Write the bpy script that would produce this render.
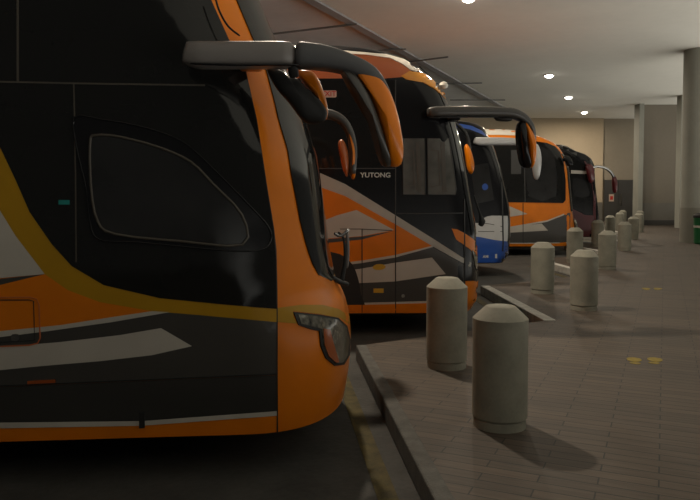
import bpy, bmesh, math, random
from mathutils import Vector, Matrix
from mathutils.bvhtree import BVHTree
from mathutils.geometry import delaunay_2d_cdt

for o in list(bpy.data.objects):
    bpy.data.objects.remove(o)
S = bpy.context.scene
COL = S.collection
random.seed(4)

# ---------------------------------------------------------------- camera
F = 690.0; PITCH = math.radians(2.65); SH = -22.0; CAMZ = 1.6
cd = bpy.data.cameras.new('camera'); cam = bpy.data.objects.new('camera', cd); COL.objects.link(cam)
cam.location = (0, 0, CAMZ); cam.rotation_euler = (math.pi/2 - PITCH, 0, 0)
cd.sensor_width = 36; cd.lens = 36*F/700; cd.shift_y = SH/700; cd.clip_end = 200
S.camera = cam

# ---------------------------------------------------------------- world, exposure, lamps
W = bpy.data.worlds.new('world'); S.world = W; W.use_nodes = True
bg = W.node_tree.nodes['Background']
# dim night surroundings, with an added glow low at right to brighten the ceiling
wn = W.node_tree.nodes; wl = W.node_tree.links.new
wt = wn.new('ShaderNodeTexCoord'); wsx = wn.new('ShaderNodeSeparateXYZ'); wl(wt.outputs['Generated'], wsx.inputs[0])
wr1 = wn.new('ShaderNodeMapRange'); wr1.inputs[1].default_value = 0.0; wr1.inputs[2].default_value = 0.5; wl(wsx.outputs['X'], wr1.inputs[0])
wr2 = wn.new('ShaderNodeMapRange'); wr2.inputs[1].default_value = 0.0; wr2.inputs[2].default_value = -0.14; wl(wsx.outputs['Z'], wr2.inputs[0])
wm = wn.new('ShaderNodeMath'); wm.operation = 'MULTIPLY'; wl(wr1.outputs[0], wm.inputs[0]); wl(wr2.outputs[0], wm.inputs[1])
WORLD_BASE, WORLD_SIDE = 0.06, 2.2
wr3 = wn.new('ShaderNodeMapRange'); wr3.inputs[3].default_value = WORLD_BASE; wr3.inputs[4].default_value = WORLD_SIDE; wl(wm.outputs[0], wr3.inputs[0])
bg.inputs[0].default_value = (1.0, 0.97, 0.88, 1); wl(wr3.outputs[0], bg.inputs[1])
S.view_settings.view_transform = 'Standard'; S.view_settings.look = 'None'
S.view_settings.exposure = -0.1; S.view_settings.gamma = 1; S.view_settings.use_curve_mapping = False

CEIL = 6.6
LAMPS = [  # x, y, watts
    (-0.8, 9.3, 400), (2.98, 17.6, 230), (8.2, 28.7, 400), (11.0, 35.0, 240), (13.9, 41.2, 240)]
for i, (x, y, w) in enumerate(LAMPS):
    ld = bpy.data.lights.new('downlight_glow', 'AREA'); ld.shape = 'DISK'; ld.size = 0.3; ld.energy = w
    ld.color = (1.0, 0.86, 0.68)
    lo = bpy.data.objects.new('downlight_glow', ld); COL.objects.link(lo); lo.location = (x, y, CEIL-0.16)

# ---------------------------------------------------------------- helpers
def ray(px, py):
    xc = (px-350)/F; yc = ((250-py)+SH)/F
    return Vector((xc, math.cos(PITCH)+yc*math.sin(PITCH), -math.sin(PITCH)+yc*math.cos(PITCH)))
CO = Vector((0, 0, CAMZ))
def ground(px, py, z=0.0):
    d = ray(px, py); t = (z-CAMZ)/d.z
    return CO+d*t
def at_depth(px, py, y):
    d = ray(px, py); return CO+d*(y/d.y)

def tag(o, label=None, cat=None, group=None, kind=None):
    if label: o['label'] = label
    if cat: o['category'] = cat
    if group: o['group'] = group
    if kind: o['kind'] = kind
    return o

def mesh_obj(name, verts, faces, mat, parent=None, smooth=False, mats=None):
    me = bpy.data.meshes.new(name); me.from_pydata([tuple(v) for v in verts], [], faces)
    bm = bmesh.new(); bm.from_mesh(me); bmesh.ops.recalc_face_normals(bm, faces=bm.faces); bm.to_mesh(me); bm.free()
    me.materials.append(mat)
    if smooth:
        for p in me.polygons: p.use_smooth = True
    o = bpy.data.objects.new(name, me); COL.objects.link(o)
    if parent: o.parent = parent
    return o

def empty(name, loc, rz=0):
    o = bpy.data.objects.new(name, None); COL.objects.link(o); o.location = loc; o.rotation_euler = (0, 0, rz)
    o.empty_display_size = 0.2
    return o

def box(name, lo, hi, mat, parent=None, bevel=0.0):
    x0, y0, z0 = lo; x1, y1, z1 = hi
    v = [(x0,y0,z0),(x1,y0,z0),(x1,y1,z0),(x0,y1,z0),(x0,y0,z1),(x1,y0,z1),(x1,y1,z1),(x0,y1,z1)]
    f = [(0,1,2,3),(4,5,6,7),(0,1,5,4),(1,2,6,5),(2,3,7,6),(3,0,4,7)]
    o = mesh_obj(name, v, f, mat, parent)
    if bevel:
        b = o.modifiers.new('bevel', 'BEVEL'); b.width = bevel; b.segments = 2
    return o

def prism(name, poly, z0, z1, mat, parent=None):
    n = len(poly)
    v = [(x, y, z0) for x, y in poly]+[(x, y, z1) for x, y in poly]
    f = [tuple(range(n)), tuple(range(n, 2*n))]+[(i, (i+1) % n, n+(i+1) % n, n+i) for i in range(n)]
    return mesh_obj(name, v, f, mat, parent)

def lathe(name, prof, mat, parent=None, seg=48, smooth=True, loc=None, axis='z'):
    v = []; f = []
    for r, z in prof:
        for i in range(seg):
            a = 2*math.pi*i/seg
            p = (r*math.cos(a), r*math.sin(a), z)
            if axis == 'y': p = (p[0], p[2], p[1])
            v.append(p)
    m = len(prof)
    for k in range(m-1):
        for i in range(seg):
            j = (i+1) % seg
            f.append((k*seg+i, k*seg+j, (k+1)*seg+j, (k+1)*seg+i))
    f.append(tuple(range(seg))); f.append(tuple(range((m-1)*seg, m*seg)))
    o = mesh_obj(name, v, f, mat, parent)
    if smooth:
        me = o.data
        for p in me.polygons: p.use_smooth = len(p.vertices) == 4
        me.set_sharp_from_angle(angle=math.radians(28))
    if loc: o.location = loc
    return o

def sweep(name, path, hh, hw, mat, parent=None, n=16, power=3.0):
    """rounded bar along path (local x,y,z); hh half height, hw half width lists"""
    # resample with Catmull-Rom
    P = [Vector(p) for p in path]; N = len(P)
    if not isinstance(hh, (list, tuple)): hh = [hh]*N
    if not isinstance(hw, (list, tuple)): hw = [hw]*N
    pts = []; H = []; Wd = []
    for i in range(N-1):
        p0 = P[max(i-1, 0)]; p1 = P[i]; p2 = P[i+1]; p3 = P[min(i+2, N-1)]
        for k in range(6):
            t = k/6
            pts.append(0.5*((2*p1)+(-p0+p2)*t+(2*p0-5*p1+4*p2-p3)*t*t+(-p0+3*p1-3*p2+p3)*t**3))
            H.append(hh[i]*(1-t)+hh[i+1]*t); Wd.append(hw[i]*(1-t)+hw[i+1]*t)
    pts.append(P[-1]); H.append(hh[-1]); Wd.append(hw[-1])
    v = []; f = []; m = len(pts)
    for i in range(m):
        T = (pts[min(i+1, m-1)]-pts[max(i-1, 0)]).normalized()
        side = Vector((0, 1, 0)); 
        if abs(T.y) > 0.9: side = Vector((1, 0, 0))
        up = side.cross(T).normalized(); side = T.cross(up).normalized()
        e = min(1.0, math.sqrt(max(0.0, 1-(1-min(i, m-1-i)/1.5)**2)) if min(i, m-1-i) < 1.5 else 1.0)
        e = max(e, 0.45)
        for k in range(n):
            a = 2*math.pi*k/n
            c = math.copysign(abs(math.cos(a))**(2/power), math.cos(a)); s = math.copysign(abs(math.sin(a))**(2/power), math.sin(a))
            v.append(pts[i]+up*(H[i]*e*s)+side*(Wd[i]*e*c))
    for i in range(m-1):
        for k in range(n):
            j = (k+1) % n
            f.append((i*n+k, i*n+j, (i+1)*n+j, (i+1)*n+k))
    f.append(tuple(range(n))); f.append(tuple(range((m-1)*n, m*n)))
    return mesh_obj(name, v, f, mat, parent, smooth=True)

def smooth_poly(pts, sub=4):
    out = []; N = len(pts)
    for i in range(N):
        p0, p1, p2, p3 = [Vector(pts[(i+k) % N]) for k in (-1, 0, 1, 2)]
        for k in range(sub):
            t = k/sub
            out.append(0.5*((2*p1)+(-p0+p2)*t+(2*p0-5*p1+4*p2-p3)*t*t+(-p0+3*p1-3*p2+p3)*t**3))
    return [tuple(p) for p in out]

def pillow(name, outline, yc, half, mat, parent=None, K=6, flat=0.75, sub=3):
    """closed outline in local x,z, inflated both ways along y"""
    pts = smooth_poly(outline, sub); n = len(pts)
    cx = sum(p[0] for p in pts)/n; cz = sum(p[1] for p in pts)/n
    v = []; f = []
    ks = [i/K for i in range(-K, K+1)]
    for k in ks:
        s = max(0.0, 1-abs(k)**2.6)**(0.45)
        s = flat*0 + max(s, 0.04)
        for x, z in pts:
            v.append((cx+(x-cx)*s, yc+half*k, cz+(z-cz)*s))
    for a in range(len(ks)-1):
        for i in range(n):
            j = (i+1) % n
            f.append((a*n+i, a*n+j, (a+1)*n+j, (a+1)*n+i))
    f.append(tuple(range(n))); f.append(tuple(range((len(ks)-1)*n, len(ks)*n)))
    return mesh_obj(name, v, f, mat, parent, smooth=True)

def text(name, body, size, mat, parent, loc, rot=(math.pi/2, 0, 0), extr=0.002, sx=1.0, bold=0.0):
    c = bpy.data.curves.new(name, 'FONT'); c.body = body; c.size = size; c.extrude = extr; c.offset = bold
    c.align_x = 'CENTER'; c.align_y = 'CENTER'
    t = bpy.data.objects.new(name+'_c', c); COL.objects.link(t)
    dg = bpy.context.evaluated_depsgraph_get(); me = bpy.data.meshes.new_from_object(t.evaluated_get(dg))
    bpy.data.objects.remove(t)
    me.materials.clear(); me.materials.append(mat)
    o = bpy.data.objects.new(name, me); COL.objects.link(o); o.parent = parent; o.location = loc; o.rotation_euler = rot; o.scale = (sx, 1, 1)
    return o

# ---------------------------------------------------------------- materials
def nodes(name):
    m = bpy.data.materials.new(name); m.use_nodes = True
    nt = m.node_tree; return m, nt, nt.nodes['Principled BSDF']
def paint(name, col, rough=0.3, coat=0.4, metal=0.0, var=0.06, scale=3.0, spec=0.5):
    m, nt, b = nodes(name)
    t = nt.nodes.new('ShaderNodeTexCoord'); n = nt.nodes.new('ShaderNodeTexNoise'); n.inputs['Scale'].default_value = scale; n.inputs['Detail'].default_value = 4
    r = nt.nodes.new('ShaderNodeValToRGB')
    r.color_ramp.elements[0].position = 0.3; r.color_ramp.elements[1].position = 0.7
    r.color_ramp.elements[0].color = tuple(c*(1-var) for c in col)+(1,); r.color_ramp.elements[1].color = tuple(min(1, c*(1+var)) for c in col)+(1,)
    nt.links.new(t.outputs['Object'], n.inputs['Vector']); nt.links.new(n.outputs['Fac'], r.inputs[0]); nt.links.new(r.outputs[0], b.inputs['Base Color'])
    b.inputs['Roughness'].default_value = rough; b.inputs['Metallic'].default_value = metal
    b.inputs['Specular IOR Level'].default_value = spec
    b.inputs['Coat Weight'].default_value = coat; b.inputs['Coat Roughness'].default_value = 0.08
    return m
def emit(name, col, s):
    m, nt, b = nodes(name); b.inputs['Base Color'].default_value = (*col, 1)
    b.inputs['Emission Color'].default_value = (*col, 1); b.inputs['Emission Strength'].default_value = s
    return m
M = {}
M['orange'] = paint('orange_paint', (0.66, 0.175, 0.004), 0.3, 0.08, spec=0.3)
M['orange2'] = paint('bright_orange_paint', (0.75, 0.30, 0.025), 0.3, 0.5)
M['orange_dull'] = paint('red_orange_paint', (0.50, 0.13, 0.035), 0.4, 0.3)
M['yellow'] = paint('ochre_yellow_paint', (0.40, 0.215, 0.008), 0.35, 0.05, spec=0.3)
M['white'] = paint('off_white_paint', (0.47, 0.435, 0.385), 0.35, 0.1)
M['cream'] = paint('cream_paint', (0.60, 0.56, 0.48), 0.4, 0.3)
M['silver'] = paint('silver_paint', (0.42, 0.39, 0.34), 0.35, 0.1, 0.2)
M['grey'] = paint('charcoal_paint', (0.045, 0.042, 0.038), 0.4, 0.3)
M['grey2'] = paint('dark_charcoal_paint', (0.030, 0.029, 0.027), 0.35, 0.3)
M['black'] = paint('black_gloss', (0.007, 0.007, 0.008), 0.15, 0.0, spec=0.3)
M['blackmat'] = paint('black_rubber', (0.012, 0.012, 0.012), 0.6, 0.0)
M['glass'] = paint('tinted_window_glass', (0.010, 0.010, 0.0095), 0.07, 0.0, spec=0.35)
M['glass2'] = paint('lighter_window_glass', (0.018, 0.018, 0.018), 0.1, 0.0, var=0.35, scale=2.2)
M['cabglass'] = paint('clear_cab_glass', (0.11, 0.11, 0.10), 0.12, 0.0, var=0.45, scale=2.6)
M['gasket'] = paint('grey_brown_gasket', (0.062, 0.052, 0.039), 0.45, 0.1)
M['seam'] = paint('seam_trim', (0.032, 0.031, 0.029), 0.5, 0.0)
M['armgrey'] = paint('gunmetal_plastic', (0.17, 0.155, 0.145), 0.45, 0.1)
M['armdark'] = paint('dark_arm_plastic', (0.075, 0.075, 0.078), 0.5, 0.1)
M['chrome'] = paint('chrome', (0.5, 0.5, 0.5), 0.15, 0.0, 1.0)
M['lens'] = paint('headlight_lens', (0.16, 0.15, 0.12), 0.15, 0.8, 0.4, var=0.7, scale=28)
M['reflector'] = paint('amber_reflector', (0.30, 0.07, 0.015), 0.2, 0.6)
M['teal'] = paint('teal_sticker', (0.01, 0.22, 0.20), 0.4, 0.0)
M['blue'] = paint('blue_paint', (0.015, 0.07, 0.33), 0.3, 0.5)
M['busw'] = paint('coach_white_paint', (0.50, 0.50, 0.50), 0.3, 0.5)
M['maroon'] = paint('maroon_paint', (0.10, 0.012, 0.016), 0.35, 0.4)
M['tyre'] = paint('tyre_rubber', (0.012, 0.012, 0.012), 0.8, 0.0)
M['hub'] = paint('wheel_hub_steel', (0.25, 0.25, 0.25), 0.4, 0.0, 0.6)
M['letter'] = paint('silver_lettering', (0.55, 0.54, 0.50), 0.3, 0.0, 0.3)
M['red'] = paint('red_lettering', (0.5, 0.03, 0.02), 0.5, 0.0)
M['label'] = paint('pale_sticker', (0.55, 0.42, 0.34), 0.5, 0.0)
M['yellab'] = paint('yellow_sticker', (0.55, 0.33, 0.02), 0.4, 0.0)
M['green'] = paint('green_plastic', (0.01, 0.11, 0.035), 0.4, 0.1)
M['lamp'] = emit('lamp_diffuser', (1.0, 0.93, 0.82), 30.0)
M['footmark'] = paint('yellow_floor_paint', (0.20, 0.145, 0.015), 0.8, 0.0, var=0.25, scale=18)

def concrete(name, col, scale=6, rough=0.85, var=0.25, bump=0.15):
    m, nt, b = nodes(name)
    t = nt.nodes.new('ShaderNodeTexCoord')
    n = nt.nodes.new('ShaderNodeTexNoise'); n.inputs['Scale'].default_value = scale; n.inputs['Detail'].default_value = 8
    n2 = nt.nodes.new('ShaderNodeTexNoise'); n2.inputs['Scale'].default_value = scale*9; n2.inputs['Detail'].default_value = 4
    mx = nt.nodes.new('ShaderNodeMath'); mx.operation = 'ADD'
    mm = nt.nodes.new('ShaderNodeMath'); mm.operation = 'MULTIPLY'; mm.inputs[1].default_value = 0.35
    r = nt.nodes.new('ShaderNodeValToRGB'); r.color_ramp.elements[0].position = 0.45; r.color_ramp.elements[1].position = 0.9
    r.color_ramp.elements[0].color = tuple(c*(1-var) for c in col)+(1,); r.color_ramp.elements[1].color = tuple(c*(1+var) for c in col)+(1,)
    L = nt.links.new
    L(t.outputs['Object'], n.inputs['Vector']); L(t.outputs['Object'], n2.inputs['Vector'])
    L(n2.outputs['Fac'], mm.inputs[0]); L(n.outputs['Fac'], mx.inputs[0]); L(mm.outputs[0], mx.inputs[1]); L(mx.outputs[0], r.inputs[0]); L(r.outputs[0], b.inputs['Base Color'])
    bp = nt.nodes.new('ShaderNodeBump'); bp.inputs['Strength'].default_value = bump; bp.inputs['Distance'].default_value = 0.01
    L(n2.outputs['Fac'], bp.inputs['Height']); L(bp.outputs[0], b.inputs['Normal'])
    b.inputs['Roughness'].default_value = rough
    return m
M['bollard'] = concrete('bollard_concrete', (0.235, 0.225, 0.18), 5, 0.8, 0.16, 0.1)
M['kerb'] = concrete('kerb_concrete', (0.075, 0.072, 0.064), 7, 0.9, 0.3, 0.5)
M['kerblit'] = concrete('lit_pale_kerb_concrete', (0.42, 0.41, 0.37), 7, 0.9, 0.25, 0.5)  # pale far kerbs, their lamp-lit brightness put into the colour
M['road'] = concrete('road_asphalt', (0.045, 0.043, 0.038), 2.5, 0.9, 0.35, 0.5)
M['ceiling'] = concrete('ceiling_plaster', (0.72, 0.70, 0.63), 0.35, 0.9, 0.05, 0.02)
M['ceiling2'] = concrete('service_ceiling', (0.72, 0.73, 0.72), 0.5, 0.9, 0.10, 0.05)
M['wall'] = concrete('beige_wall', (0.50, 0.41, 0.29), 0.6, 0.9, 0.06, 0.02)
M['wall2'] = concrete('taupe_wall', (0.31, 0.27, 0.21), 0.6, 0.9, 0.06, 0.02)
M['dado'] = concrete('grey_dado_paint', (0.15, 0.14, 0.12), 0.8, 0.7, 0.08, 0.02)
M['column'] = concrete('column_plaster', (0.29, 0.29, 0.25), 1.2, 0.75, 0.08, 0.03)
M['beam'] = concrete('grey_duct', (0.30, 0.30, 0.30), 2, 0.7, 0.1, 0.0)
M['pipe'] = paint('pipe_grey', (0.20, 0.20, 0.19), 0.5, 0)
M['doorm'] = paint('dark_door_paint', (0.06, 0.058, 0.055), 0.5, 0)
M['yline'] = concrete('worn_yellow_road_paint', (0.06, 0.046, 0.012), 9, 0.9, 0.5, 0.2)

def paving():
    m, nt, b = nodes('plank_paving'); L = nt.links.new
    t = nt.nodes.new('ShaderNodeTexCoord')
    mp = nt.nodes.new('ShaderNodeMapping'); mp.inputs['Rotation'].default_value = (0, 0, math.radians(24.5))
    br = nt.nodes.new('ShaderNodeTexBrick'); br.inputs['Scale'].default_value = 1.0
    br.inputs['Brick Width'].default_value = 0.62; br.inputs['Row Height'].default_value = 0.105
    br.inputs['Mortar Size'].default_value = 0.005; br.inputs['Mortar Smooth'].default_value = 0.2
    br.inputs['Color1'].default_value = (0.069, 0.050, 0.034, 1); br.inputs['Color2'].default_value = (0.049, 0.037, 0.026, 1)
    br.inputs['Mortar'].default_value = (0.014, 0.012, 0.010, 1)
    L(t.outputs['Object'], mp.inputs[0]); L(mp.outputs[0], br.inputs['Vector'])
    mp2 = nt.nodes.new('ShaderNodeMapping'); mp2.inputs['Scale'].default_value = (2.0, 26.0, 1); L(mp.outputs[0], mp2.inputs[0])
    g = nt.nodes.new('ShaderNodeTexNoise'); g.inputs['Scale'].default_value = 1.4; g.inputs['Detail'].default_value = 6; L(mp2.outputs[0], g.inputs['Vector'])
    n = nt.nodes.new('ShaderNodeTexNoise'); n.inputs['Scale'].default_value = 0.9; n.inputs['Detail'].default_value = 5; L(t.outputs['Object'], n.inputs['Vector'])
    r = nt.nodes.new('ShaderNodeMapRange'); r.inputs[3].default_value = 0.35; r.inputs[4].default_value = 1.65; L(g.outputs['Fac'], r.inputs[0])
    r2 = nt.nodes.new('ShaderNodeMapRange'); r2.inputs[3].default_value = 0.7; r2.inputs[4].default_value = 1.3; L(n.outputs['Fac'], r2.inputs[0])
    mm = nt.nodes.new('ShaderNodeMath'); mm.operation = 'MULTIPLY'; L(r.outputs[0], mm.inputs[0]); L(r2.outputs[0], mm.inputs[1])
    v = nt.nodes.new('ShaderNodeVectorMath'); v.operation = 'SCALE'; L(br.outputs['Color'], v.inputs[0]); L(mm.outputs[0], v.inputs['Scale'])
    L(v.outputs[0], b.inputs['Base Color'])
    bp = nt.nodes.new('ShaderNodeBump'); bp.inputs['Strength'].default_value = 0.4; bp.inputs['Distance'].default_value = 0.004
    inv = nt.nodes.new('ShaderNodeMath'); inv.operation = 'SUBTRACT'; inv.inputs[0].default_value = 1.0; L(br.outputs['Fac'], inv.inputs[1])
    L(inv.outputs[0], bp.inputs['Height']); L(bp.outputs[0], b.inputs['Normal'])
    b.inputs['Roughness'].default_value = 0.72
    return m
M['paving'] = paving()

# ---------------------------------------------------------------- setting
RZ = -0.15
road = mesh_obj('floor_road', [(-30,-8,RZ),(4.5,-8,RZ),(4.5,0,RZ),(25.5,46,RZ),(-30,46,RZ)], [(0,1,2,3,4)], M['road']); tag(road, kind='structure')
DX, DY = 2.36, 5.2
teeth = [((-1.75,-1.6),(-2.1,2.1)), ((0.465,3.45),(0.075,7.31)), ((2.5,8.80),(2.33,12.2))]
for k in range(2, 7):
    teeth.append(((2.55+DX*(k-1), 8.8+DY*(k-1)), (2.33+DX*(k-1), 12.3+DY*(k-1))))
edge = []
for n_, f_ in teeth: edge += [n_, f_]
poly = [(4,0), (4,-8), (-1.75,-8)]+edge+[(edge[-1][0]+1.5, 45.5), (25, 45.5)]
pave = prism('floor_pavement', poly, RZ, 0.0, M['paving']); tag(pave, kind='structure')
# kerb stones: a strip along the sawtooth edge, one per straight run
def strip(p, q, w, side=-1):
    p = Vector(p); q = Vector(q); d = (q-p).normalized(); nrm = Vector((d.y, -d.x))*w
    return [tuple(p), tuple(q), tuple(q+nrm), tuple(p+nrm)]
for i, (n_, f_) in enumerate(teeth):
    s = prism('trim_kerb', strip((n_[0]-.012, n_[1]), (f_[0]-.012, f_[1]), 0.11 if i < 2 else 0.16), RZ, 0.012, M['kerb'] if i < 2 else M['kerblit']); tag(s, kind='structure')
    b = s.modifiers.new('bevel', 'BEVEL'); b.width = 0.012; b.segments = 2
for i, (n_, f_) in enumerate(teeth[1:]):
    off = 0.10
    a = Vector((n_[0]-off-.05, n_[1]+0.15)); b_ = Vector((f_[0]-off-.03, f_[1]-0.35))
    d = (b_-a).normalized(); nr = Vector((-d.y, d.x))*0.12
    s = prism('yellow_road_line', [tuple(a), tuple(b_), tuple(b_+nr), tuple(a+nr)], RZ-.004, RZ+.004, M['yline']); tag(s, kind='structure')

# ceiling: main slab right of the service strip, a slightly higher one left of it
def edge_x(y): return -0.92+0.45*(y-17.6)
c1 = prism('ceiling', [(edge_x(-8),-8),(26,-8),(26,46),(edge_x(46),46)], CEIL, CEIL+.3, M['ceiling']); tag(c1, kind='structure')
c2 = prism('ceiling_service_bay', [(-30,-8),(edge_x(-8)-.0,-8),(edge_x(46),46),(-30,46)], CEIL+.25, CEIL+.5, M['ceiling2']); tag(c2, kind='structure')
du = prism('trim_ceiling_duct', [(edge_x(-8)-.34,-8),(edge_x(-8)-.02,-8),(edge_x(44)-.02,44),(edge_x(44)-.34,44)], CEIL-.05, CEIL+.2, M['beam']); tag(du, kind='structure')
# walls
YB = 44.6
w = box('wall_back', (-30, YB, RZ), (16.3, YB+.8, CEIL+.5), M['wall']); tag(w, kind='structure')
w = box('wall_back_recess', (16.3, YB+.3, RZ), (20.5, YB+.8, CEIL+.3), M['wall2']); tag(w, kind='structure')
w = box('trim_back_dado', (4, YB-.02, RZ), (16.31, YB+.0, 1.2), M['dado']); tag(w, kind='structure')
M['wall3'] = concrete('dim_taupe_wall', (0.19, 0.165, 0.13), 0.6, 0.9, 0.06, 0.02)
w = box('wall_right_end', (15.9, 38.0, 0), (24, 38.3, CEIL), M['wall3']); tag(w, kind='structure')
w = box('trim_right_dado', (15.9, 37.96, 0), (24, 38.0, 1.22), M['dado']); tag(w, kind='structure')
w = box('trim_skirting', (15.9, 37.92, 0), (24, 37.96, 0.28), M['grey']); tag(w, kind='structure')
w = box('wall_pilaster', (15.68, 37.6, 0), (15.93, 38.3, CEIL), M['column']); tag(w, kind='structure')
w = box('wall_pilaster', (16.42, 34.4, 0), (16.95, 34.9, CEIL), M['column']); tag(w, kind='structure')
# door at the back wall recess
dr = box('door_1', (16.5, YB+.22, 0), (17.4, YB+.3, 2.65), M['doorm']); tag(dr, kind='structure')
dr2 = box('door_2', (17.42, YB+.22, 0), (18.35, YB+.3, 2.65), M['doorm']); tag(dr2, kind='structure')
box('door_handle', (17.52, YB+.15, 1.0), (17.6, YB+.22, 1.75), M['chrome'], dr2)
sg = box('wall_sign', (16.8, YB+.19, 1.25), (17.12, YB+.219, 1.72), M['label'])
tag(sg, 'small pale notice with a red mark on the dark double door', 'sign')
box('sign_mark', (16.87, YB+.183, 1.36), (17.05, YB+.19, 1.60), M['red'], sg)
# round column
colm = lathe('wall_column', [(0.52, 0), (0.52, 1.17)], M['column']); bpy.data.objects.remove(colm)
colm = lathe('column_right', [(0.53, 0), (0.53, CEIL)], M['column'], loc=(12.02, 23.9, 0)); tag(colm, kind='structure')
M['coldado'] = concrete('column_lower_paint', (0.22, 0.215, 0.18), 1.2, 0.75, 0.08, 0.03)
cb = lathe('trim_column_dado', [(0.535, 0), (0.535, 1.2)], M['coldado'], loc=(12.02, 23.9, 0)); tag(cb, kind='structure')

# conduits under the service bay
def pipe(p0, p1, r):
    a = Vector(p0); b_ = Vector(p1); d = b_-a
    o = lathe('trim_pipe', [(r, 0), (r, d.length)], M['pipe'], seg=12)
    o.matrix_world = Matrix.Translation(a) @ d.to_track_quat('Z', 'Y').to_matrix().to_4x4()
    tag(o, kind='structure')
def cpt(px, py, z=6.5): return ground(px, py, z)
for a, b_ in (((255,36),(357,24)), ((300,56),(406,49)), ((400,63),(448,57)), ((430,84),(482,83)), ((450,100),(505,100))):
    pipe(cpt(*a), cpt(*b_), 0.03)

# ---------------------------------------------------------------- bus builder
YAW = math.radians(5.0)
BW = 2.5
class Bus: pass
def interp(tab, z):
    if z <= tab[0][0]: return tab[0][1:]
    for a, b_ in zip(tab, tab[1:]):
        if z <= b_[0]:
            t = (z-a[0])/(b_[0]-a[0])
            return tuple(p+(q-p)*t for p, q in zip(a[1:], b_[1:]))
    return tab[-1][1:]
def make_bus(name, origin, sil, ysil, base, bottom, zt, a0, mat, label, group='parked coaches', L=11.2, name_big=False, power=2.5):
    """sil: pixels down the front outline, roof first; turned into a nose profile in the plane local y=ysil"""
    B = Bus(); B.root = empty(name, origin, YAW); tag(B.root, label, 'bus', group)
    B.M = Matrix.Translation(Vector(origin)) @ Matrix.Rotation(YAW, 4, 'Z'); B.Mi = B.M.inverted()
    def loc(px, py, y=0.0):
        o = B.Mi @ CO; d = B.Mi.to_3x3() @ ray(px, py)
        return o+d*((y-o.y)/d.y)
    B.loc = loc
    prof = sorted([(loc(px, py, ysil).z, loc(px, py, ysil).x) for px, py in sil])
    x_corr = 0.0
    lev = []
    nz = 64
    z0 = bottom
    for i in range(nz+1):
        t = i/nz; z = z0+(zt-z0)*(1-(1-t)**1.35)
        xn = interp(prof, z)[0]
        h = zt-z
        R = 0.32
        inset = 0.0 if h > R else (R-math.sqrt(max(0, R*R-(R-h)**2)))*0.85
        bb = z-z0
        binset = 0.0 if bb > .03 else (.03-bb)*.3
        lev.append((z, xn, inset+binset, a0))
    B.lev = [(z, x, i_, a) for z, x, i_, a in lev]
    nx = 8; nt = 40
    v = []; f = []
    def ring(z, xn, ins, a):
        pts = []; b_ = BW/2-ins
        for k in range(nx): pts.append((-L+ (xn-a+L)*k/nx, ins, z))
        for k in range(nt+1):
            t = -math.pi/2+math.pi*k/nt
            c = abs(math.cos(t))**(2/power); s = math.copysign(abs(math.sin(t))**(2/power), math.sin(t))
            pts.append((xn-a+a*c, BW/2+b_*s, z))
        for k in range(nx): pts.append((xn-a-(xn-a+L)*(k+1)/nx, BW-ins, z))
        return pts
    B.ringdef = (nx, nt, power)
    for l in lev: v += ring(*l)
    n = nx+nt+1+nx
    for i in range(len(lev)-1):
        for k in range(n):
            j = (k+1) % n
            f.append((i*n+k, i*n+j, (i+1)*n+j, (i+1)*n+k))
    f.append(tuple(range(n)))
    # roof cap: strips joining near half to far half
    o0 = (len(lev)-1)*n
    for k in range(n//2):
        a = o0+k; b_ = o0+k+1; c = o0+n-2-k; d = o0+n-1-k
        if b_ >= c: break
        f.append((a, b_, c, d))
    body = mesh_obj('body', v, f, mat, B.root, smooth=True)
    body.data.set_sharp_from_angle(angle=math.radians(40))
    wv = [B.M @ Vector(p) for p in v]
    B.bvh = BVHTree.FromPolygons(wv, [tuple(x) for x in f])
    B.body = body; B.stepbig = name_big
    return B
def hit(B, px, py):
    d = ray(px, py).normalized()
    h, n, i, ds = B.bvh.ray_cast(CO, d)
    if h is None:
        best = None; c = (B.M @ Vector((0, BW/2, 1.5)))
        t0 = (c-CO).dot(d)
        for k in range(-30, 31):
            q = CO+d*(t0+k*.06); r = B.bvh.find_nearest(q)
            if best is None or r[3] < best[3]: best = r
        h, n = best[0], best[1]
    if n.dot(d) > 0: n = -n
    return h, n
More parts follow.
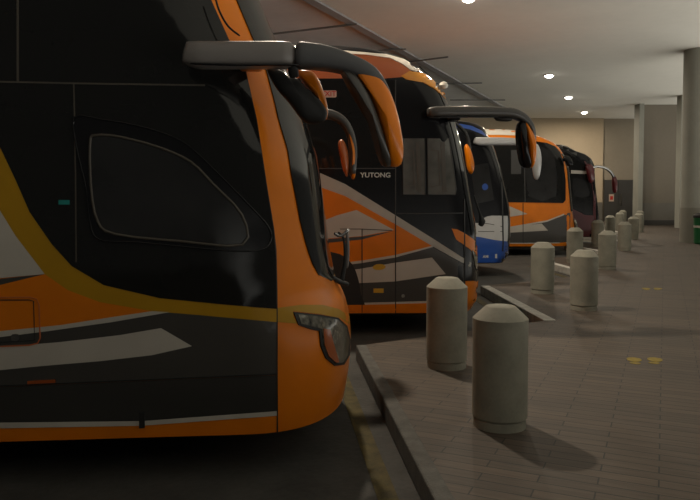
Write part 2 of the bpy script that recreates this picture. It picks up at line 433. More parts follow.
def decal(B, name, pts, mat, off=0.004, step=None, parent=None, smooth=0, label=None):
    """a painted field, pane or strip lying on the coach skin; outline read on the photograph, then carried onto the body"""
    if smooth: pts = smooth_poly(pts, smooth)
    # densify the outline
    step = step or (14 if B.stepbig else 8)
    mxl = step
    P = []
    for i in range(len(pts)):
        a = Vector(pts[i]); b_ = Vector(pts[(i+1) % len(pts)]); m = max(1, int((b_-a).length/mxl))
        for k in range(m): P.append(a+(b_-a)*(k/m))
    n = len(P); V = list(P)
    if step:
        xs = [p.x for p in P]; ys = [p.y for p in P]
        x = min(xs)+step*.5
        while x < max(xs):
            y = min(ys)+step*.5
            while y < max(ys):
                # inside test and away from the edge
                c = False; j = n-1; near = False
                for i in range(n):
                    if (P[i].y > y) != (P[j].y > y) and x < (P[j].x-P[i].x)*(y-P[i].y)/(P[j].y-P[i].y)+P[i].x: c = not c
                    if (P[i].x-x)**2+(P[i].y-y)**2 < (step*.35)**2: near = True
                    j = i
                if c and not near: V.append(Vector((x, y)))
                y += step
            x += step
    E = [(i, (i+1) % n) for i in range(n)]
    vo, eo, fo, _, _, _ = delaunay_2d_cdt(V, E, [], 1, 1e-5)
    out = []; Rt = B.Mi.to_3x3()
    for q in vo:
        h, nn = hit(B, q.x, q.y)
        out.append(B.Mi @ (h+nn*off))
    me = bpy.data.meshes.new(name); me.from_pydata([tuple(p) for p in out], [], [tuple(x) for x in fo])
    me.materials.append(mat)
    # consistent facing towards -y local
    bm = bmesh.new(); bm.from_mesh(me); bmesh.ops.recalc_face_normals(bm, faces=bm.faces)
    s = sum(fc.normal.y*fc.calc_area() for fc in bm.faces)
    if s > 0: bmesh.ops.reverse_faces(bm, faces=bm.faces)
    bm.to_mesh(me); bm.free()
    for p in me.polygons: p.use_smooth = True
    me.set_sharp_from_angle(angle=math.radians(30))
    o = bpy.data.objects.new(name, me); COL.objects.link(o); o.parent = parent or B.root
    md = o.modifiers.new('solid', 'SOLIDIFY'); md.thickness = off*0.9; md.offset = -1
    es = o.modifiers.new('split', 'EDGE_SPLIT'); es.split_angle = math.radians(45); es.use_edge_sharp = False
    if label: o['label'] = label
    return o
def line(pts, w):
    """polyline -> thin polygon of width w px"""
    P = [Vector(p) for p in pts]; L_ = []; R_ = []
    for i, p in enumerate(P):
        d = (P[min(i+1, len(P)-1)]-P[max(i-1, 0)]).normalized(); n = Vector((-d.y, d.x))*w/2
        L_.append(tuple(p+n)); R_.append(tuple(p-n))
    return L_+R_[::-1]
def ringstrip(B, name, outline, w, mat, off, parent=None, sub=3):
    """closed raised frame: the outline swept as a rounded bead on the skin"""
    pts = smooth_poly(outline, sub); out = []
    n = len(pts); cen = sum((Vector(p) for p in pts), Vector((0, 0)))/n
    V = []; fcs = []
    ringpts = []
    for i, p in enumerate(pts):
        d = (Vector(pts[(i+1) % n])-Vector(pts[i-1])).normalized(); nn = Vector((-d.y, d.x))
        for k, (s, o_) in enumerate(((-.5, 0.001), (-.32, off), (.32, off), (.5, 0.001))):
            q = Vector(p)+nn*(w*s); h, nm = hit(B, q.x, q.y); V.append(B.Mi @ (h+nm*o_))
    for i in range(n):
        j = (i+1) % n
        for k in range(4):
            l = (k+1) % 4
            fcs.append((i*4+k, j*4+k, j*4+l, i*4+l))
    return mesh_obj(name, V, fcs, mat, parent or B.root, smooth=True)
def windshield(B, name, z0, z1, yleft, mat, off=0.006, parent=None, rows=30, cols=30):
    """yleft(z): where the glass starts around the nose (0 = near side)"""
    _, _, power = B.ringdef; V = []; fcs = []
    for i in range(rows+1):
        z = z0+(z1-z0)*i/rows; xn, ins, a = interp(B.lev, z); y0 = yleft(z); y1 = BW-y0; b_ = BW/2-ins
        for k in range(cols+1):
            u = -math.cos(math.pi*k/cols)            # -1..1 , denser at the corners
            y = BW/2+(BW/2-y0)*u
            s = min(1, abs(y-BW/2)/b_)
            c = max(0.0, 1-s**power)**(1/power)
            x = xn-a+a*c
            gx = (c**(power-1))/a if c > 0 else 0; gy = math.copysign((s**(power-1))/b_, y-BW/2)
            g = Vector((gx, gy, 0)); g = g.normalized() if g.length > 0 else Vector((1, 0, 0))
            V.append(Vector((x, y, z))+g*off)
    for i in range(rows):
        for k in range(cols):
            a = i*(cols+1)+k; fcs.append((a, a+1, a+cols+2, a+cols+1))
    me_o = mesh_obj(name, V, fcs, mat, parent or B.root, smooth=True)
    me = me_o.data; bm = bmesh.new(); bm.from_mesh(me)
    if sum(fc.normal.x*fc.calc_area() for fc in bm.faces) < 0: bmesh.ops.reverse_faces(bm, faces=bm.faces); bm.to_mesh(me)
    bm.free()
    md = me_o.modifiers.new('solid', 'SOLIDIFY'); md.thickness = off*.9; md.offset = -1
    es = me_o.modifiers.new('split', 'EDGE_SPLIT'); es.split_angle = math.radians(45); es.use_edge_sharp = False
    return me_o
def wheel(B, x, y, r=0.48, wdt=0.28):
    s = 1 if y < BW/2 else -1
    o = lathe('wheel', [(r*.55, 0), (r*.93, 0), (r, .03), (r, wdt-.03), (r*.93, wdt), (r*.55, wdt)], M['tyre'], B.root, seg=40, axis='y', loc=(x, y if s > 0 else y-wdt, r))
    h = lathe('hub', [(r*.1, -.02), (r*.2, -.02), (r*.25, .03), (r*.5, .05), (r*.56, .0), (r*.56, .06)], M['hub'], o, seg=32, axis='y')
    if s < 0: h.location.y = wdt; h.rotation_euler.z = math.pi
    for k in range(8):
        a = k*math.pi/4
        pass
    return o
def underside(B, x0=-11.0, x1=-1.2):
    box('chassis', (x0, 0.25, 0.22), (x1, BW-.25, B.lev[0][0]+.03), M['blackmat'], B.root)

# =============================================================== COACH 1 (nearest)
def origin_from(px, py, z, fwd):
    p = ground(px, py, z); return (p.x+fwd*math.cos(YAW), p.y+fwd*math.sin(YAW), RZ)
sil1 = [(190,-125),(232,-70),(250,-20),(259,0),(275,38),(293,80),(306.7,120),(317.5,156),(324.7,210),(329,246),(336,280),(343,290),(348.5,303),(351.5,325),(352,340),(350,363),(345,391),(334,411),(320,423),(300,430)]
b1 = make_bus('coach_bus', origin_from(277, 432.5, 0.15, 0.60), sil1, 0.95, 0, 0.29, 3.62, 0.72, M['orange'],
   'nearest coach, orange nose and black glass flank with a yellow curved band', name_big=True)
D = lambda *a, **k: decal(b1, *a, **k)
seam_l = [(276,231),(276.5,260),(277,300),(277,340),(277,380),(277,432)]
pil = [(176,-90),(197,-40),(210,0),(228,40),(244,68),(256,120),(267,192),(273,228)]     # rear edge of the orange pillar
yel_top = [(-40,-60),(-33,0),(-25,60),(-12,115),(0,146),(16,180),(30,212),(52,244),(72,266),(104,285),(160,298),(220,304),(276.5,309)]
yel_bot = [(276.5,322),(200,315),(152,311),(100,302),(68,290),(45,274),(16,236),(0,210),(-20,170),(-40,110),(-50,60),(-60,0),(-68,-60)]
D('side_glass', yel_top[::1]+[(276,300),(275.5,260)]+pil[::-1]+[(100,-80)], M['glass'], 0.007, step=9)
D('livery_band', yel_top+yel_bot, M['yellow'], 0.005, label='ochre yellow curved band')
D('lower_panel', [(-60,480),(-60,262)]+[(0,276),(45,274),(68,290),(100,302),(152,311),(200,315),(276.5,322),(277,374),(0,386),(-60,389)][:8]+[(277,411),(141,421.5),(0,422.5),(-60,423)], M['grey'], 0.003) if False else None
D('lower_panel', [(-60,284),(0,279),(45,274),(68,290),(100,302),(152,311),(200,315),(276.5,322),(277,373.5),(0,385.5),(-60,388)], M['grey'], 0.003, label='charcoal lower side panel')
D('skirt_panel', [(-60,389.5),(0,387),(277,375),(277,412),(141,422),(0,423),(-60,424)], M['grey2'], 0.003, label='dark charcoal skirt')
D('livery_field', [(-60,290),(0,285),(45,274),(68,290),(100,302),(152,311),(112,317),(60,325),(0,331),(-60,336)], M['orange'], 0.005, label='orange field')
D('livery_stripe', [(-60,337),(0,331),(60,325),(112,317),(152,311),(170,312),(112,322),(48,331),(0,337),(-60,342)], M['white'], 0.006, label='thin white stripe')
D('livery_field', [(-60,130),(-50,150),(-20,176),(0,210),(16,236),(45,274),(0,278),(-60,283)], M['white'], 0.0045, label='white wedge')
D('livery_arrow', [(-60,352),(0,347),(60,342),(120,335),(161,328),(192,346),(152,355),(100,361),(40,366),(0,370),(-60,374)], M['white'], 0.005, label='white arrow shape')
D('livery_stripe', [(-60,423),(0,422.5),(141,421),(277,411),(277,415.5),(141,425.5),(0,428),(-60,429)], M['white'], 0.005, label='white skirt line')
D('skirt_latch', [(139.5,411.5),(145,411.5),(145,427),(139.5,427.5)], M['blackmat'], 0.014, label='small black latch')
D('side_marker', [(28,380.5),(56,379),(56,382.3),(28,383.8)], M['reflector'], 0.012, label='amber side marker')
D('panel_seam', line([(277.3,432),(277,374),(277,322),(276.5,290),(275.5,250),(273,228),(267,192),(256,120),(244,68),(228,40),(210,0)], 1.2), M['blackmat'], 0.0062)
D('panel_seam', line([(-60,387.6),(0,386),(277,374)], 1.3), M['blackmat'], 0.006)
D('glass_seam', line([(18.5,-60),(18.3,0),(18.3,82)], 2.2), M['gasket'], 0.010)
D('glass_seam', line([(-60,80),(0,82),(100,84),(205,85.5)], 1.6), M['gasket'], 0.0105)
D('glass_seam', line([(74.2,84),(75,118),(76,180),(76.5,262)], 1.3), M['gasket'], 0.010)
D('hatch_seam', line([(-20,297.5),(30,297),(37,299),(39.5,305),(40.5,338),(38,343),(30,345),(-20,347)], 1.2), M['orange_dull'], 0.0085)
D('hatch_seam', line([(-20,300),(30,299.8),(34,301),(35,340),(-20,343)], 0.9), M['blackmat'], 0.0085)
D('hatch_lock', [(13,334),(19,334),(20.5,337),(19,340.5),(13,340.5),(11.5,337)], M['chrome'], 0.012, smooth=2)
D('sticker', [(59,200),(70,200),(70,204.5),(59,204.5)], M['teal'], 0.009, label='small teal sticker')
# driver window
fo = [(75.5,117.5),(103,120),(138,126),(173,137),(195,151),(226,181.5),(257,214.5),(269,231),(268,244),(258,250),(236,251),(190,247),(138,242),(103,240),(92,228),(87,188),(78,150)]
wf = D('window_frame', fo, M['black'], 0.016, step=14, smooth=3)
D('window_pane', [(92,144),(97,137),(120.5,138.5),(160,149),(191,163),(213,185),(240.5,216),(241,243),(182,239.5),(116,232.5),(99.5,220),(93,188)], M['glass2'], 0.018, smooth=3, parent=wf)
ringstrip(b1, 'window_gasket', [(91,143),(96.5,135.5),(120.5,137),(160,147.6),(191,161.7),(213,183.7),(241.3,214.5),(242.5,244.5),(182,241),(116,234),(98.5,221),(92,188)], 3.2, M['gasket'], 0.026, wf)
ringstrip(b1, 'frame_rim', fo, 2.0, M['black'], 0.024, wf)
# nose
pil_r = [(178,-110),(203,-60),(224,-30),(236,0),(252,38),(265,68),(278,120),(290.5,174),(299.5,221),(305,243),(312,264),(318,275)]
tab = []
for q in pil_r:
    h, n = hit(b1, *q); l = b1.Mi @ h; tab.append((l.z, min(max(l.y, 0.03), .8)))
tab.sort()
zb = (b1.Mi @ hit(b1, 327, 283)[0]).z
windshield(b1, 'windshield', zb, 3.35, lambda z: interp([(zb, .62)]+[t for t in tab if t[0] > zb+.03], z)[0], M['glass'], 0.008)
D('livery_band', [(277.5,308),(300,305),(322,305),(338,309),(349,316),(349,324),(340,318),(319,314),(293,311),(293,316),(297,323.5),(277.5,322)], M['yellow'], 0.004, step=5, label='ochre band over the headlight')
hl = D('headlight', [(293,312),(306,313.5),(319.5,315),(337,318),(346,326),(349.5,340),(348.5,355),(343,364.5),(334,365.5),(325,358),(320,346),(318.5,331),(308,328.5),(298,325)], M['blackmat'], 0.010, step=5)
D('lens', [(297,314.5),(319.5,317.2),(336,320),(344.5,328),(347.5,341),(346.5,354),(341.5,362),(334.5,362.8),(327,356),(322.5,345),(320.5,329),(300,323.5)], M['lens'], 0.014, step=4, parent=hl)
D('indicator', [(321.5,328.5),(328,329.5),(331.5,343),(337,362),(334,362.5),(327,356),(322.8,345)], M['reflector'], 0.017, step=4, parent=hl, label='amber indicator')
# door mirror arms and mirrors
def L1(px, py, y): 
    p = b1.loc(px, py, y); return (p.x, p.y, p.z)
def outl(B, pts, y): return [(B.loc(px, py, y).x, B.loc(px, py, y).z) for px, py in pts]
arm = sweep('mirror_arm', [L1(184,53,-.2), L1(200,55.5,-.2), L1(240,55.5,-.2), L1(297,55.5,-.2)], [.06,.072,.072,.072], [.06,.09,.09,.09], M['armgrey'], b1.root, power=4)
sweep('arm_elbow', [L1(294,55.5,-.2), L1(322,58,-.2), L1(349,65,-.2), L1(370,76,-.2), L1(383,92,-.2), L1(393,112,-.2)], [.074,.068,.055,.05,.035,.012], [.092,.09,.09,.085,.07,.03], M['armdark'], arm, power=4)
sweep('arm_lip', [L1(190,63.5,-.29), L1(240,65,-.29), L1(300,65,-.29)], .006, .012, M['black'], arm)
box('arm_bracket', (b1.loc(238,60,0).x, -.16, b1.loc(238,60,0).z-.05), (b1.loc(262,60,0).x, .12, b1.loc(262,60,0).z+.05), M['orange'], arm, bevel=.02)
mr = pillow('side_mirror', outl(b1, [(340,70),(352,72),(366,91),(378,120),(387,150),(391,165),(383,165.5),(378,151),(368,114),(354,86)], -.2), -.2, .14, M['grey'], b1.root)
pillow('mirror_shell', outl(b1, [(353,70),(372,72),(384,83),(394.5,106),(401.5,138),(402.5,157),(399,166),(390,166),(386,154.5),(377,120),(366,91.5)], -.2), -.2, .13, M['orange'], mr)
fm = pillow('front_mirror', outl(b1, [(267,69),(280,70),(288,76.5),(298,79),(309,90),(321,101),(327,112),(325,120.5),(318,124),(309,124),(301,119),(289,103),(276,88)], -.05), -.05, .07, M['blackmat'], b1.root)
pillow('mirror_shell', outl(b1, [(297,70),(311,69.5),(319,79),(326,97),(328.5,112),(326,119),(322,108),(312,92),(303,81)], -.05), .0, .09, M['orange'], fm)
sweep('mirror_bracket', [L1(292,60,-.2), L1(293,68,-.18), L1(294,76,-.14)], .03, .03, M['blackmat'], fm)
# far side mirror
ff = BW+.15
fr = sweep('far_mirror', [L1(312,117,ff), L1(326,114,ff), L1(340,119,ff), L1(349,131,ff), L1(353,150,ff), L1(352,176,ff)], [.05,.05,.045,.04,.04,.035], .08, M['grey'], b1.root)
pillow('mirror_shell', outl(b1, [(346,121),(352,130),(356,150),(356,170),(354,179),(351,176),(352,155),(349,136)], ff), ff, .09, M['orange'], fr)
pillow('mirror_shell', outl(b1, [(338,143),(343,140),(348,152),(349,168),(347,177),(343,170),(340,157)], ff), ff, .07, M['orange_dull'], fr)
# wiper at the base of the windshield
wp = sweep('wiper', [L1(341,283,.9), L1(345,262,.9), L1(344,240,.9), L1(338,232,.9)], [.02,.014,.010,.008], [.02,.014,.010,.008], M['blackmat'], b1.root)
sweep('wiper_blade', [L1(347,268,.9), L1(348,250,.9), L1(347,232,.9)], .012, .012, M['armgrey'], wp)
sweep('wiper_pivot', [L1(334,233,.9), L1(341,236,.9), L1(349,229,.9)], .012, .012, M['chrome'], wp)
sweep('wiper_pivot', [L1(330,276,.75), L1(338,281,.85), L1(347,284,.95)], .018, .03, M['blackmat'], wp)
sweep('pillar_cable', [L1(214,-8,-.01), L1(219,10,-.015), L1(228,26,-.02), L1(240,36,-.02)], .006, .006, M['black'], b1.root)
for x in (-3.25, -9.0):
    wheel(b1, x, 0.06); wheel(b1, x, BW-.06)
underside(b1)

# =============================================================== COACH 2
sil2 = [(330,49.5),(345.7,51.5),(365.7,52.5),(385.7,54),(405.7,60),(425.7,73),(441,85),(450,98),(456,112),(464,140),(470,170),(476,205),(480,228),(481.5,258),(482,275),(480.5,297),(474,309),(466,314)]
b2 = make_bus('coach_bus', origin_from(464, 313.5, 0.12, 0.36), sil2, 0.5, 0, 0.27, 3.66, 0.5, M['black'],
   'second coach, orange and black with raised silver lettering and a diagonal silver stripe')
b2.root.location
D2 = lambda *a, **k: decal(b2, *a, **k)
D2('roof_panel', [(270,50),(300,48),(330,50.5),(350,53),(385,57),(400,63),(412,72),(403,77),(385,78.5),(345,78.5),(270,78.5)], M['orange_dull'], 0.007, step=3, label='dull orange roof side')
D2('roof_stripe', [(340,51),(365,53),(386,55),(405,60.5),(414,66),(419,70.5),(416,72),(409,69.5),(402,64.5),(390,58.5),(365,55),(345,54)], M['cream'], 0.016, step=2.2, label='white roof stripe')
D2('roof_swoosh', [(401,76),(409,71.5),(426,74.5),(436,80),(443,86),(447.5,93),(445,99),(440,94),(434,88.5),(423,82.5),(406,79.5)], M['orange2'], 0.012, step=2.5, label='bright orange swoosh over the windshield')
D2('side_glass', [(250,80),(395,80),(395,168),(250,168)], M['glass'], 0.004)
D2('glass_seam', line([(395.5,80),(395.5,130),(395.5,216)], 1.0), M['seam'], 0.006)
D2('glass_seam', line([(300,168.5),(395,168.5),(462,199)][:2], 1.0), M['seam'], 0.006)
p = b2.loc(375.5,175.3); text('maker_lettering', 'YUTONG', 0.082, M['letter'], b2.root, (p.x, -.004, p.z), sx=1.08, bold=.002)
ex = D2('exit_sticker', [(321,90.5),(335.5,90.5),(336.5,91.5),(336.5,96.5),(335.5,97.5),(321,97.5)], M['label'], 0.006, label='pale exit sticker with red letters')
p = b2.loc(328.7,94); text('sticker_text', 'EXIT', 0.088, M['red'], ex, (p.x, -.008, p.z), bold=.0015)
# windows behind the front door post
for poly_ in ([(402.5,138.5),(424.5,138.5),(425,194.5),(403,194.5)], [(427.5,138.5),(448.5,138.5),(452,160),(456,190),(455,194.5),(428,194.5)]):
    fw = D2('window', poly_, M['cabglass'], 0.006, label='see-through grey window')
    ringstrip(b2, 'window_gasket', poly_, 1.2, M['seam'], 0.010, fw, sub=1)
    x0 = poly_[0][0]
    D2('curtain', [(x0+13,142),(x0+17,142),(x0+19,192),(x0+15,192)], M['gasket'], 0.009, parent=fw)
    D2('inner_frame', line([(x0+3,150),(x0+11,151),(x0+12,185),(x0+3,187)], 1.3), M['gasket'], 0.009, parent=fw)
D2('livery_field', [(300,178),(320,187),(345,196),(395,224),(432,246),(395,255.5),(362,261),(345,263),(300,266)], M['orange'], 0.004, label='orange side field')
D2('lower_panel', [(300,267),(345,264),(395,256.5),(432,247),(469,267),(464.5,281),(464.5,313),(395,313.5),(300,314)], M['grey'], 0.003, label='charcoal lower panel')
D2('silver_stripe', [(300,165),(320,173),(345,184),(395,215),(432,238),(471,263),(470,267),(432,246),(395,224),(345,196),(320,187),(300,180)], M['silver'], 0.006, label='silver diagonal stripe')
D2('livery_arrow', [(300,227),(320,222),(338,215),(356.5,210),(394,230),(362,236),(320,239),(300,240)], M['white'], 0.006, label='pale arrow on orange')
D2('livery_stripe', [(300,240.5),(320,239.5),(362,236.5),(393,231),(362,239.5),(320,243.5),(300,245)], M['grey'], 0.0065)
D2('livery_stripe', [(300,265.5),(345,262.5),(362,260.5),(395,255),(432,245.8),(433,247),(395,257.5),(362,263),(345,265),(300,268)], M['white'], 0.0066, label='thin white curve')
D2('livery_arrow', [(300,274),(345,270.5),(359,269),(395,262.7),(432,257.6),(445.6,274),(395,281.4),(360,283),(300,286)], M['white'], 0.006, label='large pale arrow')
D2('livery_stripe', [(300,303.5),(362,302.8),(427,301),(464,300),(464,301.6),(427,303),(362,304.8),(300,305.5)], M['white'], 0.006, label='white skirt line')
D2('skirt_stripe', [(300,305.5),(362,304.8),(427,303),(464.5,301.6),(464.5,312.6),(300,313)], M['orange'], 0.009, label='orange skirt')
D2('bumper', [(465,281),(481.5,281),(482.5,290),(481,298),(475,308.5),(465,313.5)], M['orange'], 0.006, step=3, label='orange bumper corner')
D2('fender_swoosh', [(451.6,228.5),(457,229.5),(464,233),(472,238.5),(480,246),(482,259),(473,252),(464,245),(456,239.5)], M['orange'], 0.008, step=3, label='orange swoosh above the headlight')
h2 = D2('headlight', [(472,250),(477,255),(481.5,260),(482,275),(479,276),(475,267)], M['lens'], 0.010, step=3)
D2('panel_seam', line([(464,199),(464.3,250),(464.7,312)], 1.0), M['blackmat'], 0.0095)
D2('panel_seam', line([(395.5,216),(395.5,260),(395.5,313)], 1.0), M['blackmat'], 0.0095)
D2('panel_seam', line([(362,229),(362,270),(362,313)], 0.9), M['blackmat'], 0.0095)
D2('panel_seam', line([(340,229),(362,229),(392,230.5)], 0.7), M['blackmat'], 0.0095)
D2('body_trim', line([(397,213.5),(430,213.5),(463,213)], 0.9), M['seam'], 0.007)
D2('oval_badge', [(373,266.5),(376,264.5),(381,264),(385,265.5),(385.3,267.5),(382,269.5),(376,269.8),(373,268.3)], M['yellab'], 0.010, smooth=2, label='yellow oval sticker')
D2('label_plate', [(373.5,288.5),(383.5,288.5),(383.5,292.7),(373.5,292.7)], M['yellab'], 0.010, label='yellow rectangular sticker')
D2('hatch_lock', [(401.8,294.5),(404,294.5),(404.6,296),(404,297.6),(401.8,297.6),(401.2,296)], M['chrome'], 0.012, smooth=2)
D2('wheel_arch', [(300,262),(320,252),(340,254),(352,264),(358,278),(361,295),(361.5,314),(300,314)], M['blackmat'], 0.008, smooth=2)
windshield(b2, 'windshield', 1.25, 3.1, lambda z: .12, M['glass'], 0.008)
def L2(px, py, y): p = b2.loc(px, py, y); return (p.x, p.y, p.z)
arm = sweep('mirror_arm', [L2(427,112.5,-.15), L2(436,112.3,-.15), L2(470,112,-.15), L2(502,112.5,-.15), L2(514,114,-.15), L2(524,119,-.15), L2(531,128,-.15), L2(534.5,142,-.15)],
   [.045,.07,.068,.062,.06,.05,.035,.02], [.05,.09,.09,.09,.09,.08,.07,.03], M['grey'], b2.root, power=4)
sweep('arm_lip', [L2(434,116.5,-.235), L2(500,117,-.235)], .007, .012, M['black'], arm)
box('arm_mount', (b2.loc(448,118,0).x, -.12, b2.loc(448,118,0).z-.04), (b2.loc(458,118,0).x, .10, b2.loc(448,118,0).z+.08), M['black'], arm, bevel=.01)
pillow('arm_lamp', outl(b2, [(495,117.5),(510,118),(512,120),(508,121.5),(498,121),(495,119)], -.15), -.15, .06, M['blackmat'], arm)
mr = pillow('side_mirror', outl(b2, [(517,125),(520,121.5),(524,122),(526,140),(529,160),(530,167.5),(526,168.5),(521,165),(518.3,152),(516.5,136)], -.15), -.15, .13, M['black'], b2.root)
pillow('mirror_shell', outl(b2, [(523.5,121),(529,128),(534,138),(535,152),(534,163),(531,168),(528.5,162),(526,142)], -.15), -.15, .12, M['orange'], mr)
f2 = pillow('far_mirror', outl(b2, [(466,146),(469,144),(473,152),(475.5,163),(475,171),(472,174),(469,168),(467,156)], BW), BW+.1, .08, M['orange'], b2.root)
# no gap: the far mirror hangs on a short arm from the far roof corner
sweep('far_mirror_arm', [L2(452,122,BW+.02), L2(460,127,BW+.08), L2(467,136,BW+.1), L2(470,150,BW+.1)], .025, .035, M['blackmat'], f2)
sweep('wiper', [L2(480,226,.6), L2(482,221,.6), L2(480,214,.6), L2(474,195,.7)], [.03,.045,.012,.008], [.03,.04,.012,.008], M['blackmat'], b2.root)
p2 = b2.loc(443.5,85.5,.35); o = lathe('marker_lamp', [(0.01,-.05),(0.045,-.035),(0.06,0),(0.045,.035),(0.01,.05)], M['cream'], b2.root, seg=20, loc=(p2.x, p2.y, p2.z)); o['label'] = 'white roof marker lamp'
sweep('aerial', [L2(419,66,.6), L2(424,71,.6), L2(429,76,.6)], .006, .006, M['blackmat'], b2.root)
for x in (-2.75, -8.8):
    wheel(b2, x, 0.03); wheel(b2, x, BW-.03)
underside(b2, x1=-.9)

# =============================================================== COACH 3 (blue and white)
sil3 = [(430,122.5),(460,122.5),(472,123),(480,124.5),(487,129),(491,138),(497,150),(503,168),(508,190),(511,204),(512.5,216),(512.5,240),(511,253),(506,261),(500,263)]
b3 = make_bus('coach_bus', origin_from(502, 262.5, 0.17, 0.32), sil3, 0.5, 0, 0.30, 3.45, 0.5, M['black'],
   'third coach, white and blue below dark windows with a white mirror arm')
D3 = lambda *a, **k: decal(b3, *a, **k)
D3('livery_field', [(440,250),(440,224),(478,223),(482,219),(487,216.5),(492,215.6),(513,216),(513,242),(495,240),(480,237),(440,233)], M['busw'], 0.005, step=3, label='white side field')
D3('skirt_field', [(440,233),(480,237),(495,240),(513,242),(511.5,253),(507,261),(500,262.5),(440,263)], M['blue'], 0.0055, step=3, label='blue lower field')
D3('roof_stripe', [(440,123.5),(461,124),(472,126),(482,131),(487,137),(480,133.5),(470,129.5),(461,127.5),(440,127)], M['blue'], 0.006, step=3, label='blue roof stripe')
D3('panel_seam', line([(501,150),(502.5,216),(503,240),(502,262)], 1.3), M['blackmat'], 0.009)
D3('panel_seam', line([(478,222.5),(490,224),(502,226.5)], .6), M['grey'], 0.009)
D3('panel_seam', line([(478,231.5),(490,231.5),(502,231.5)], .6), M['grey'], 0.009)
D3('window', [(470,166),(488,163),(494,200),(476,204)], M['glass2'], 0.006)
D3('round_emblem', [(482,186),(484.5,183.5),(487,184.5),(488,187.5),(486,190),(483,189.5)], M['blue'], 0.010, smooth=2, label='round blue sticker on the window')
p = b3.loc(485.5,256.7); text('lettering', 'AM', 0.085, M['busw'], b3.root, (p.x, -.008, p.z), bold=.002)
D3('label_plate', [(495,254),(497,254),(497,258.2),(495,258.2)], M['busw'], 0.008)
windshield(b3, 'windshield', 1.35, 3.05, lambda z: .12, M['glass'], 0.008)
def L3(px, py, y): p = b3.loc(px, py, y); return (p.x, p.y, p.z)
arm = sweep('mirror_arm', [L3(474,140,-.15), L3(480,141.3,-.15), L3(500,141.3,-.15), L3(520,142,-.15), L3(530,143.5,-.15), L3(536,148,-.15)],
   [.06,.085,.085,.07,.055,.03], [.06,.09,.09,.09,.08,.05], M['busw'], b3.root, power=3)
pillow('side_mirror', outl(b3, [(531,146),(536,143.5),(539.5,149),(541,160),(539.5,174),(537,180),(534,176),(532,160)], -.15), -.15, .12, M['busw'], b3.root)
for x in (-2.75, -8.8):
    wheel(b3, x, 0.03); wheel(b3, x, BW-.03)
underside(b3, x1=-.9)

# =============================================================== COACH 4
sil4 = [(480,127.5),(491,128),(516,130.5),(534.5,134.5),(547,139),(556,143.5),(562,149),(568,159),(571,170),(573,193),(575,215),(577,232),(575.5,240),(570,246)]
b4 = make_bus('coach_bus', origin_from(567, 246, 0.13, 0.38), sil4, 0.5, 0, 0.28, 3.70, 0.6, M['orange'],
   'fourth coach, orange with a rounded dark window and white arrow marks on a charcoal skirt')
D4 = lambda *a, **k: decal(b4, *a, **k)
D4('roof_panel', [(470,127.5),(491,128),(516,130.5),(534,134.5),(534,137),(516,135.5),(500,135),(470,135)], M['cream'], 0.012, step=2, label='cream roof edge')
D4('side_glass', [(470,141),(534.5,141),(547,143),(555,146.5),(560,152),(563.5,162),(565.5,180),(565.5,200),(563,203),(527.5,202.5),(500,202),(470,202)], M['glass'], 0.008, step=2.5)
D4('glass_seam', line([(524,141),(524.5,170),(525,202)], 1), M['seam'], 0.010)
D4('window_pane', [(528,147),(546,149),(554,156),(556,196),(528,196)], M['glass2'], 0.010, smooth=2)
D4('curtain', [(511,150),(521,150),(521,174),(511,174)], M['seam'], 0.011)
D4('lower_panel', [(480,233),(512,227),(547,221),(560,217),(572,211),(574,225),(573,241),(567,242.5),(512,243),(480,243)], M['grey'], 0.004, step=4, label='charcoal lower panel')
D4('livery_stripe', [(480,231.5),(512,226.3),(547,220.3),(572,210.6),(572,211.8),(547,221.8),(512,228),(480,234)], M['white'], 0.007, label='thin white curve')
D4('livery_arrow', [(505,205),(511.6,207),(527.5,214),(511.6,216.5),(505,217)], M['white'], 0.007, label='small white arrow')
D4('livery_arrow', [(495,228),(512,226.8),(541.5,223.5),(548,230.5),(512,232.5),(495,233)], M['white'], 0.0075, label='long white arrow')
D4('panel_seam', line([(523,203),(523,243)], .7), M['blackmat'], 0.008)
D4('skirt_line', line([(495,243.3),(530,243.2),(567,242.7)], .8), M['white'], 0.008)
windshield(b4, 'windshield', 1.3, 3.0, lambda z: .10, M['glass'], 0.008)
def L4(px, py, y): p = b4.loc(px, py, y); return (p.x, p.y, p.z)
sweep('mirror_arm', [L4(563,158,-.1), L4(568,160,-.12), L4(570,166,-.12)], .09, .08, M['black'], b4.root)
pillow('headlight', outl(b4, [(573,219),(576,221),(577,228),(575,231),(573.5,226)], .3), .3, .1, M['lens'], b4.root)
for x in (-2.75, -8.8):
    wheel(b4, x, 0.03); wheel(b4, x, BW-.03)
underside(b4, x1=-.9)

# =============================================================== COACH 5 (maroon)
sil5 = [(530,141),(554,142),(566,145),(577,151.5),(586,154.5),(592,159),(595,166),(596,185),(598,202),(599.8,214),(600,224),(599,232),(595,236)]
b5 = make_bus('coach_bus', origin_from(592, 236.8, 0.14, 0.38), sil5, 0.5, 0, 0.28, 3.6, 0.5, M['black'],
   'farthest coach, dark maroon with a black roof visor and chrome mirror arm')
D5 = lambda *a, **k: decal(b5, *a, **k)
D5('lower_field', [(540,203),(566,206),(575,210),(585,215),(593,215.5),(593.5,200),(592,180),(594,172),(596,185),(598,202),(599.8,214),(600,224),(599,232),(592,236.5),(540,237)], M['maroon'], 0.006, step=3, label='maroon lower side')
D5('roof_panel', [(540,142),(554,142.8),(566,146),(577,152.5),(577,156),(566,150),(554,147),(540,146)], M['grey'], 0.008, step=3)
D5('visor', [(577,152.5),(586,155.3),(591.5,160),(594.5,167),(595,172),(590,166),(584,160.5),(576,160)], M['black'], 0.012, step=3)
D5('side_glass', [(540,150),(566,152),(578,160),(586,166),(589,180),(592,200),(592.5,214.5),(585,214),(575,209),(566,205),(540,202)], M['glass'], 0.006, step=4)
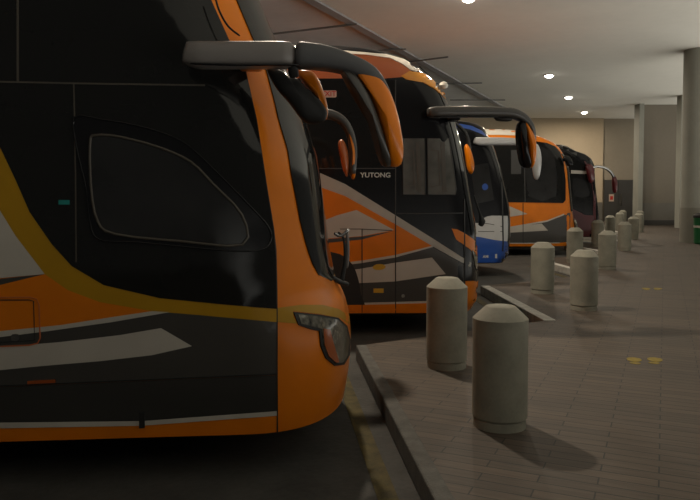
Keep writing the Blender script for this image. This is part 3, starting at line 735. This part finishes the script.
D5('window', [(573,179),(578,178.5),(585,181),(588,188),(589,196),(574,196)], M['glass2'], 0.009, smooth=2, label='see-through side window')
D5('glass_band', [(571,170),(586,171),(588,174),(571,173.5)], M['silver'], 0.009, label='pale band in the upper glass')
D5('pillar', [(584,161),(590,163),(595,172),(597,200),(594,200),(591,178)], M['maroon'], 0.011)
windshield(b5, 'windshield', 1.3, 3.0, lambda z: .12, M['glass'], 0.008)
def L5(px, py, y): p = b5.loc(px, py, y); return (p.x, p.y, p.z)
arm = sweep('mirror_arm', [L5(591,168,-.1), L5(597,166.5,-.1), L5(605,168,-.1), L5(611,172.5,-.1), L5(614.5,179,-.1), L5(615.5,186,-.1)], [.045]*6, [.05]*6, M['chrome'], b5.root)
pillow('side_mirror', outl(b5, [(612.5,178),(615.5,176.5),(617,184),(616,192),(613.5,192.5),(612.5,186)], -.1), -.1, .12, M['maroon'], b5.root)
pillow('near_mirror', outl(b5, [(585.5,166),(590,164),(593.5,168),(594,180),(590,183),(587.5,176)], -.12), -.12, .1, M['maroon'], b5.root)
for x in (-2.75, -8.8):
    wheel(b5, x, 0.03); wheel(b5, x, BW-.03)
underside(b5, x1=-.9)

# ---------------------------------------------------------------- bollards
prof = [(0.182, 0), (0.182, 0.055), (0.176, 0.060), (0.176, 0.068), (0.190, 0.075), (0.190, 0.755), (0.105, 0.835), (0.095, 0.84), (0.02, 0.841)]
A0 = (1.04, 4.76); B0 = (0.925, 6.52)
blabels = [
 ('largest concrete bollard, in the front of the paving beside the kerb', 'second largest concrete bollard, just behind the front one by the orange nose'),
 ('concrete bollard in front of the second kerb tooth, throwing a shadow to the right', 'concrete bollard beside the end of the second pale kerb, left of its pair'),
 ('concrete bollard with a lit one peeping over its top', 'concrete bollard in front of the orange fourth coach'),
 ('dark concrete bollard right of the one with the lit one above', 'dark concrete bollard in front of the maroon coach'),
 ('lit cream-sided bollard standing on open paving, right of the dark ones', 'lit cream-sided bollard showing above a nearer bollard'),
 ('pale bollard right of the lit one, nearer of two overlapping', 'pale bollard in the distance left of the dark doors'),
 ('pale bollard by the white pilaster, hidden behind a nearer pale one', 'smallest distant bollard, in front of the dark doors')]
bol = None
spots = [(1.045,4.76),(0.907,6.42), (3.305,9.70),(3.18,11.35), (5.645,15.1),(5.42,16.6), (8.09,20.3),(7.87,21.9), (10.48,25.5),(10.23,27.1), (12.87,30.7),(12.6,32.2), (15.15,36.0),(14.75,37.3)]
for k in range(7):
    for j in (0, 1):
        x, y = spots[2*k+j]
        if bol is None:
            bol = lathe('concrete_bollard', prof, M['bollard'], seg=64); o = bol
        else:
            o = bol.copy(); COL.objects.link(o)
        o.location = (x, y, 0); o.rotation_euler.z = random.uniform(0, 6)
        tag(o, blabels[k][j], 'bollard', 'concrete bollards in pairs along the kerb')

# ---------------------------------------------------------------- footprints on the paving
def footprint(px, py, label, group, s=1.0, flip=1):
    p = ground(px, py, 0); root = empty('footprint_marking', (p.x, p.y, 0.0), -math.radians(23)); tag(root, label, 'floor marking', group)
    for nm, cy, ry, rx in (('sole', .055, .095, .055*1.25), ('heel', -.095, .04, .05)):
        pts = [(flip*rx*math.cos(a)*(1+.12*math.sin(a))+flip*(.01 if nm == 'heel' else 0), cy+ry*math.sin(a)) for a in [2*math.pi*i/24 for i in range(24)]]
        prism(nm, [(x*s, y*s) for x, y in pts], 0.0, 0.003, M['footmark'], root)
footprint(634, 361, 'left yellow footprint of the near pair painted on the paving', 'near pair of footprints')
footprint(655, 361, 'right yellow footprint of the near pair painted on the paving', 'near pair of footprints', flip=-1)
footprint(646, 289, 'left yellow footprint of the far pair painted on the paving', 'far pair of footprints')
footprint(658, 289, 'right yellow footprint of the far pair painted on the paving', 'far pair of footprints', flip=-1)

# ---------------------------------------------------------------- ceiling lamps
ll = ['ceiling downlight above the second coach', 'nearest visible ceiling downlight at the top edge', 'brightest ceiling downlight, above the row of bollards', 'middle one of the three small ceiling downlights', 'farthest ceiling downlight near the beige wall']
for i, (x, y, w_) in enumerate(LAMPS):
    root = empty('ceiling_lamp', (x, y, CEIL-.05)); tag(root, ll[i], 'ceiling lamp', 'round ceiling downlights')
    if i == 0: root.location.z = CEIL-.05
    lathe('rim', [(0.19, 0), (0.22, 0.0), (0.22, .05), (0.19, .05)], M['cream'], root, seg=32)
    lathe('diffuser', [(0.01, -.085), (0.06, -.08), (0.12, -.055), (0.16, -.01), (0.17, .03), (0.01, .045)], M['lamp'], root, seg=32)

# ---------------------------------------------------------------- green bin by the column
bn = empty('litter_bin', (11.78, 23.0, 0)); tag(bn, 'green litter bin standing in front of the round column', 'bin')
lathe('body', [(0.24, 0), (0.27, .05), (0.29, .85), (0.30, .88)], M['green'], bn, seg=32)
lathe('lid', [(0.31, .88), (0.31, .96), (0.2, 1.03), (0.02, 1.05)], M['blackmat'], bn, seg=32)
lathe('label_band', [(0.287, .55), (0.292, .62)], M['white'], bn, seg=32)
